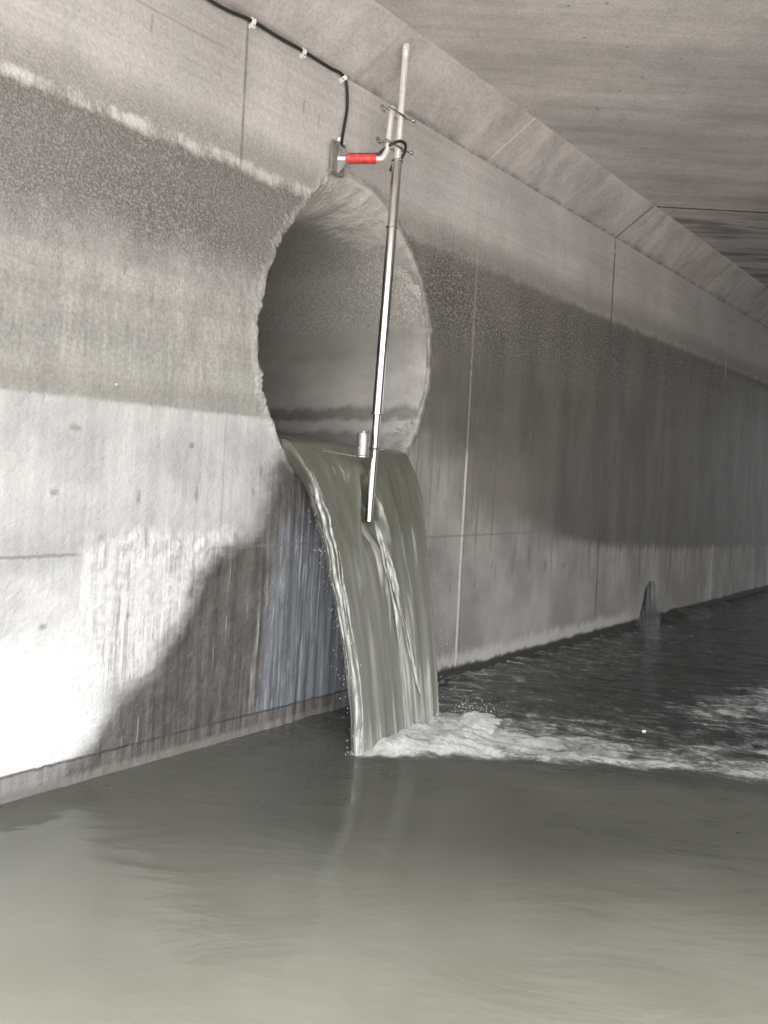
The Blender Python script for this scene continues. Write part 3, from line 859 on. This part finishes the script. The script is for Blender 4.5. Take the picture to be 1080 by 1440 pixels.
# ------------------------------------------------------------------ metals and plastics
def steel():
    g = G('stainless_steel')
    n = g.noise(g.scaled(g.geo, (30, 30, 3)), 1., 4, .6); f = g.noise(g.geo, 160, 3)
    c = g.mix(g.ss(.3, .75, n), (.56, .55, .53), (.68, .665, .645))
    return g.set(col=c, metal=1., rough=g.ss(.3, .7, f, (.17, .24)))
STEEL = steel()
BRIGHT_STEEL = simple('brightened_steel', (.93, .92, .90), .42, .72, .06, 50)  # same steel brightened in its colour in place of a missing highlight
DSTEEL = simple('galvanised_steel', (.36, .36, .35), .45, .85, .25, 30)
def red():
    g = G('red_sleeve_plastic')
    n = g.noise(g.geo, 60, 4)
    c = g.mix(g.ss(.3, .7, n), (.50, .035, .035), (.66, .07, .065))
    c = g.mix(g.mul(g.ss(.56, .70, g.noise(g.geo, 34, 4)), .55), c, (.62, .22, .19))
    c = g.mix(g.mul(g.ss(.58, .70, g.noise(g.scaled(g.geo, (1, 1, 1)), 21, 4)), .6), c, (.22, .05, .045))
    return g.set(col=c, rough=.42, normal=g.bump(n, .4, .003))
RED = red()
CABLE = simple('black_rubber', (.018, .017, .016), .5, 0, .3, 60)
WHITE = simple('white_plastic', (.74, .73, .71), .45, 0, .1, 90)

# ------------------------------------------------------------------ gauge pole
PB = Vector((2.958, -.25, 1.11)); PT = Vector((3.05, -.25, 3.75))
def on_pole(z): return PB + (PT - PB) * ((z - PB.z) / (PT.z - PB.z))
pole = tag(empty('gauge_pole', tuple(PB)), 'tall slim stainless steel pole standing in the falling water before the outlet', 'pole')
tubeobj('upper_tube', [on_pole(3.10), on_pole(3.62), on_pole(3.75)], .0185, BRIGHT_STEEL, pole, 24)
tubeobj('middle_tube', [on_pole(1.70), on_pole(2.4), on_pole(3.10)], .0275, STEEL, pole, 28)
tubeobj('lower_tube', [on_pole(1.11), on_pole(1.4), on_pole(1.70)], .0215, STEEL, pole, 24)
tubeobj('end_cap', [on_pole(3.69), on_pole(3.695), on_pole(3.752), on_pole(3.758)], [.0185, .0205, .0205, .016], BRIGHT_STEEL, pole, 24)
for z in (3.10, 2.73, 1.70):
    tubeobj('collar', [on_pole(z - .006), on_pole(z - .004), on_pole(z + .004), on_pole(z + .006)], [.028, .034, .034, .028], STEEL, pole, 28)
# water-level sensor strapped to the pole
sc = Vector((2.868, -.262, 0))
sens = tag(empty('level_sensor', (sc.x, sc.y, 1.455)), 'short steel cylinder sensor strapped to the pole just above the water', 'sensor')
r = .034
tubeobj('housing', [(sc.x, sc.y, z) for z in (1.462, 1.466, 1.582, 1.586)], [r - .003, r, r, r - .003], DSTEEL, sens, 28)
tubeobj('bottom_ring', [(sc.x, sc.y, z) for z in (1.452, 1.456, 1.461)], [r * .9, r * 1.06, r * 1.06], STEEL, sens, 28)
tubeobj('top_gland', [(sc.x, sc.y, z) for z in (1.586, 1.592, 1.602, 1.604)], [.014, .014, .010, .008], DSTEEL, sens, 16)
pz = on_pole(1.505)
ring = []
for k in range(33):
    a = 2 * math.pi * k / 32
    mx_ = (sc.x + pz.x) / 2; hw = (pz.x - sc.x) / 2
    ex = math.copysign(min(1, abs(math.cos(a)) ** .6), math.cos(a))
    ring.append((mx_ + ex * (hw + .036), sc.y * .5 + pz.y * .5 + math.sin(a) * .037, 1.505))
tubeobj('strap', ring, .0035, STEEL, sens, 8)
tubeobj('strap_bolt', [(pz.x + .02, pz.y - .045, 1.505), (pz.x + .065, pz.y - .035, 1.51)], .005, STEEL, sens, 8)
tubeobj('probe_rod', [(2.84, -.25, 1.457), (2.76, -.10, 1.475), (2.735, -.05, 1.48)], .0035, STEEL, sens, 8)

# ------------------------------------------------------------------ bracket
br = tag(empty('wall_bracket', (2.79, 0, 3.08)), 'steel wall bracket with gusset plate, red sleeved arm and upturned end', 'bracket')
def plate():
    bm = bmesh.new()
    V, F = box(2.735, 2.835, -.034, -.026, 2.99, 3.175)
    vs = [bm.verts.new(v) for v in V]
    for f in F: bm.faces.new([vs[i] for i in f])
    bmesh.ops.bevel(bm, geom=bm.edges[:], offset=.002, segments=1, affect='EDGES')
    me = bpy.data.meshes.new('mounting_plate'); bm.to_mesh(me); bm.free(); return me
link('mounting_plate', plate(), DSTEEL, br, False)
A0 = Vector((2.785, -.034, 3.082)); A1 = Vector((2.905, -.225, 3.076))
def gusset(z0, z1, tz):
    V = []
    for dx in (-.003, .003):
        V += [(2.787 + dx, -.034, z0), (2.787 + dx, -.034, z1), (2.812 + dx, -.095, tz)]
    return V, [(0, 1, 2), (5, 4, 3), (0, 3, 4, 1), (1, 4, 5, 2), (2, 5, 3, 0)]
link('gusset', mesh_from('gusset', *gusset(3.10, 3.165, 3.10)), DSTEEL, br, False)
link('gusset', mesh_from('gusset', *gusset(3.065, 3.0, 3.065)), DSTEEL, br, False)
for (x, z) in ((2.748, 3.16), (2.822, 3.16), (2.748, 3.005), (2.822, 3.005)):
    tubeobj('anchor_bolt', [(x, -.034, z), (x, -.048, z)], [.008, .007], DSTEEL, br, 6)
d = (A1 - A0).normalized()
R0 = Vector((2.940, -.252, 3.13)); R1 = Vector((2.962, -.252, 3.375))
bend = bezier([A1 - d * .02, A1, A1 + d * .022 + Vector((0, 0, .006)), R0 + Vector((-.004, 0, -.01)), R0], 6)
tubeobj('arm_tube', [A0, A0 + d * .1, A1 - d * .03] + bend[1:] + [R0 + (R1 - R0) * t for t in (.3, .7, .97, 1.0)], [.0155] * (3 + len(bend) - 1 + 3) + [.012], BRIGHT_STEEL, br, 20)
tubeobj('red_sleeve', [A0 + d * .045, A0 + d * .047] + [A0 + d * t for t in np.linspace(.05, .205, 12)] + [A0 + d * .212, A0 + d * .214],
        [.02, .0255] + [.0262 + .0012 * math.sin(i * 2.1) for i in range(12)] + [.0255, .02], RED, br, 24)
def ubolt(z):
    p = on_pole(z); q = R0 + (R1 - R0) * ((z - R0.z) / (R1.z - R0.z))
    rt = .026
    parts = []
    for dz in (0,):
        arc = [Vector((p.x + rt * math.cos(a), p.y + rt * math.sin(a), z)) for a in np.linspace(-math.pi / 2, math.pi / 2, 12)]
        path = [Vector((q.x - .05, q.y - rt, z))] + arc + [Vector((q.x - .05, q.y + rt, z))]
        parts.append(tube(path, .0055, 8))
        for s in (-1, 1):
            parts.append(tube([(q.x - .036, q.y + s * rt, z), (q.x - .026, q.y + s * rt, z)], .0085, 6))
        parts.append(tube([(p.x + .02, p.y - .012, z), (p.x + .078, p.y - .03, z + .003)], .005, 8))
        parts.append(tube([(p.x + .072, p.y - .028, z + .003), (p.x + .084, p.y - .032, z + .0034)], .012, 6))
        parts.append(tube([(q.x - .072, q.y + .006, z + .004), (q.x - .016, q.y, z)], .005, 8))
        parts.append(tube([(q.x - .08, q.y + .008, z + .004), (q.x - .068, q.y + .006, z + .004)], .012, 6))
    V, F = merge(*parts)
    return shade_auto(link('u_bolt', mesh_from('u_bolt', V, F), STEEL, br))
ubolt(3.345); ubolt(3.165)

# ------------------------------------------------------------------ cable and clips
wy = -.016
pts = [(1.55, wy, 3.50), (1.75, wy, 3.55), (1.93, wy, 3.535), (2.05, wy, 3.538), (2.18, wy, 3.555), (2.34, wy, 3.552), (2.51, wy, 3.556), (2.70, wy, 3.552), (2.79, wy, 3.555), (2.832, wy, 3.52), (2.848, wy, 3.40),
       (2.83, wy - .004, 3.28), (2.803, wy - .02, 3.185), (2.80, -.05, 3.13), (2.815, -.075, 3.108), (2.86, -.15, 3.104), (2.905, -.215, 3.106), (2.925, -.235, 3.13), (2.955, -.28, 3.165), (3.0, -.292, 3.19), (3.045, -.29, 3.185),
       (3.068, -.26, 3.15), (3.055, -.235, 3.115), (3.025, -.225, 3.09), (3.012, -.217, 3.05)]
cab = tubeobj('signal_cable', bezier(pts, 8), .0082, CABLE, None, 12)
tag(cab, 'thin black cable clipped along the top of the concrete wall', 'cable')
def clip(x, z, ang, label):
    e = tag(empty('cable_clip', (x, -.002, z)), label, 'cable clip', 'white cable clips along the black cable')
    ca, sa = math.cos(ang), math.sin(ang)
    def P(u, y, w): return (x + u * ca - w * sa, y, z + u * sa + w * ca)
    # saddle: half ring over the cable
    V = []; F = []
    nseg = 14; ro, ri = .0165, .0100
    for s in (-.011, .011):
        for rr in (ro, ri):
            for k in range(nseg + 1):
                a = math.pi * k / nseg
                V.append(P(s, -.014 - math.sin(a) * rr, math.cos(a) * rr))
    m = nseg + 1
    for k in range(nseg):
        F += [(k, k + 1, 2 * m + k + 1, 2 * m + k), (m + k + 1, m + k, 3 * m + k, 3 * m + k + 1), (k + 1, k, m + k, m + k + 1), (2 * m + k, 2 * m + k + 1, 3 * m + k + 1, 3 * m + k)]
    F += [(0, 2 * m, 3 * m, m), (nseg, m + nseg, 3 * m + nseg, 2 * m + nseg)]
    shade_auto(link('saddle', mesh_from('saddle', V, F), WHITE, e))
    V = [P(u, y, w) for u in (-.011, .011) for y in (-.024, .002) for w in (-.034, -.0125)]
    Fq = [(0, 1, 3, 2), (4, 6, 7, 5), (0, 4, 5, 1), (2, 3, 7, 6), (0, 2, 6, 4), (1, 5, 7, 3)]
    link('nail_block', mesh_from('nail_block', V, Fq), WHITE, e, False)
    h = P(0, -.024, -.023); h2 = P(0, -.028, -.023)
    tubeobj('nail', [h, h2], .005, DSTEEL, e, 10)
clip(2.185, 3.555, 0.02, 'white clip farthest along the cable from the bracket')
clip(2.515, 3.556, 0.0, 'white clip midway along the sloping run of cable')
clip(2.815, 3.545, -.75, 'white clip at the corner where the cable turns down')
clip(2.806, 3.195, 1.45, 'white clip just above the bracket plate')

# ------------------------------------------------------------------ small far things
gd = G('dark_spout_water')
n = gd.noise(gd.scaled(gd.geo, (22, 22, 2.5)), 1., 4, .6)
spm = gd.set(col=gd.mix(gd.ss(.5, .72, n), (.03, .029, .026), (.22, .215, .20)), rough=.3, ior=1.33, normal=gd.bump(n, .6, .02))
def spout():
    V = []; F = []; n, m = 26, 22
    for i in range(n + 1):
        s = i / n
        hw = .09 + .16 * s ** .5 + .15 * s ** 5; z = .40 - .44 * s ** 1.15
        dep = .018 + .03 * s ** .9
        for j in range(m + 1):
            a = math.pi * j / m
            k = 1 + .08 * float(fbm(j * .5, s * 2.5, 3, 3))
            V.append((7.40 - math.cos(a) * hw * k, .015 - math.sin(a) * dep * k, z + .02 * math.sin(a)))
    for i in range(n):
        for j in range(m):
            o = i * (m + 1) + j; F.append((o, o + 1, o + m + 2, o + m + 1))
    F.append(tuple(range(m + 1)))
    return mesh_from('water_spout', V, F)
tag(link('water_spout', spout(), spm), 'small dark arched gush of water at the foot of the far wall', 'water spout')
def bank():
    V = []; F = []; n, m = 40, 8
    for i in range(n + 1):
        x = 7.6 + i / n * 2.2
        h = (.02 + .085 * math.exp(-((x - 8.1) / .35) ** 2) + .03 * float(fbm(x * 5, .5, 8, 3))) * math.sin(math.pi * min(1, i / n * 1.02)) ** .4
        for j in range(m + 1):
            a = j / m
            V.append((x, .01 - a * .34, max(h * (1 - a) ** .7 * (1 + .3 * float(fbm(x * 7, a * 4, 4, 3))), 0) - .02 * a - .004))
    for i in range(n):
        for j in range(m):
            o = i * (m + 1) + j; F.append((o, o + m + 1, o + m + 2, o + 1))
    return mesh_from('silt_bank', V, F)
tag(link('silt_bank', bank(), simple('wet_silt', (.045, .04, .035), .35, 0, .3, 12, .02)), 'low dark bank of silt along the foot of the far wall', 'silt bank')

def lump(name, c, r, mat, label, cat, seed):
    bm = bmesh.new(); bmesh.ops.create_icosphere(bm, subdivisions=3, radius=1)
    for v in bm.verts:
        k = 1 + .35 * float(fbm(v.co.x * 1.6 + seed, v.co.y * 1.6 + v.co.z * 1.3, seed, 3))
        v.co = Vector((c[0] + v.co.x * r[0] * k, c[1] + v.co.y * r[1] * k, c[2] + v.co.z * r[2] * k))
    me = bpy.data.meshes.new(name); bm.to_mesh(me); bm.free()
    return tag(link(name, me, mat), label, cat)
lump('mortar_lump', (10.74, -.05, 3.63), (.10, .07, .09), simple('pale_mortar', (.72, .71, .69), .8, 0, .15, 20, .01), 'whitish lump of mortar high on the far wall under the haunch', 'lump', 3)
lump('plastic_scrap', (4.02, -1.40, .045), (.013, .010, .008), WHITE, 'small bright white scrap floating in the foam', 'scrap', 5)
lump('pebble', (1.585, -.008, 1.70), (.007, .006, .006), simple('pebble_stone', (.5, .49, .47), .8), 'tiny pale pebble stuck on the wall above the tide line', 'pebble', 8)

# ------------------------------------------------------------------ world, sun, camera
ELEV = math.radians(62); AZ = math.radians(42)        # light travels towards +X +Y
w = bpy.data.worlds.new('World'); bpy.context.scene.world = w; w.use_nodes = True
nt = w.node_tree; nt.nodes.clear()
sky = nt.nodes.new('ShaderNodeTexSky'); sky.sky_type = 'NISHITA'; sky.sun_disc = False
sky.sun_elevation = ELEV; sky.dust_density = 5.; sky.air_density = 1.2
sd = Vector((math.cos(AZ) * math.cos(ELEV), math.sin(AZ) * math.cos(ELEV), -math.sin(ELEV)))   # travel direction
to_sun = -sd
sky.sun_rotation = math.atan2(to_sun.x, to_sun.y)
hs = nt.nodes.new('ShaderNodeHueSaturation'); hs.inputs['Saturation'].default_value = .25
bg = nt.nodes.new('ShaderNodeBackground'); bg.inputs['Strength'].default_value = .085
wo = nt.nodes.new('ShaderNodeOutputWorld')
nt.links.new(sky.outputs[0], hs.inputs['Color']); nt.links.new(hs.outputs[0], bg.inputs['Color']); nt.links.new(bg.outputs[0], wo.inputs[0])
L = bpy.data.lights.new('sun', 'SUN'); L.energy = 1.7; L.angle = math.radians(15); L.color = (1., .965, .92)
lo = bpy.data.objects.new('sun', L); C.objects.link(lo)
lo.rotation_euler = sd.to_track_quat('-Z', 'Y').to_euler(); lo.location = (-5, -5, 8)

cam = bpy.data.cameras.new('camera'); co = bpy.data.objects.new('camera', cam); C.objects.link(co)
f = 1050.; roll = .055
a = math.radians(42.479)
Fv = Vector((math.cos(a), math.sin(a), 0)); Rv = Vector((math.sin(a), -math.cos(a), 0)); Up = Vector((0, 0, 1))
th = math.atan(roll)
xc = Rv * math.cos(th) + Up * math.sin(th); yc = -Rv * math.sin(th) + Up * math.cos(th)
M = Matrix((xc, yc, -Fv)).transposed().to_4x4(); M.translation = (0, -3.05, 1.4)
co.matrix_world = M
cam.sensor_fit = 'HORIZONTAL'; cam.sensor_width = 36; cam.lens = f / 1080 * 36
cam.shift_x = 0; cam.shift_y = -(720 - 659.2) / 1080
cam.clip_start = .05; cam.clip_end = 600
S = bpy.context.scene; S.camera = co
S.render.resolution_x = 768; S.render.resolution_y = 1024
S.view_settings.view_transform = 'Standard'; S.view_settings.look = 'None'
S.view_settings.exposure = 3.4; S.view_settings.gamma = 1
S.cycles.use_denoising = True
S.cycles.max_bounces = 8; S.cycles.diffuse_bounces = 5; S.cycles.glossy_bounces = 4
S.cycles.sample_clamp_indirect = 8
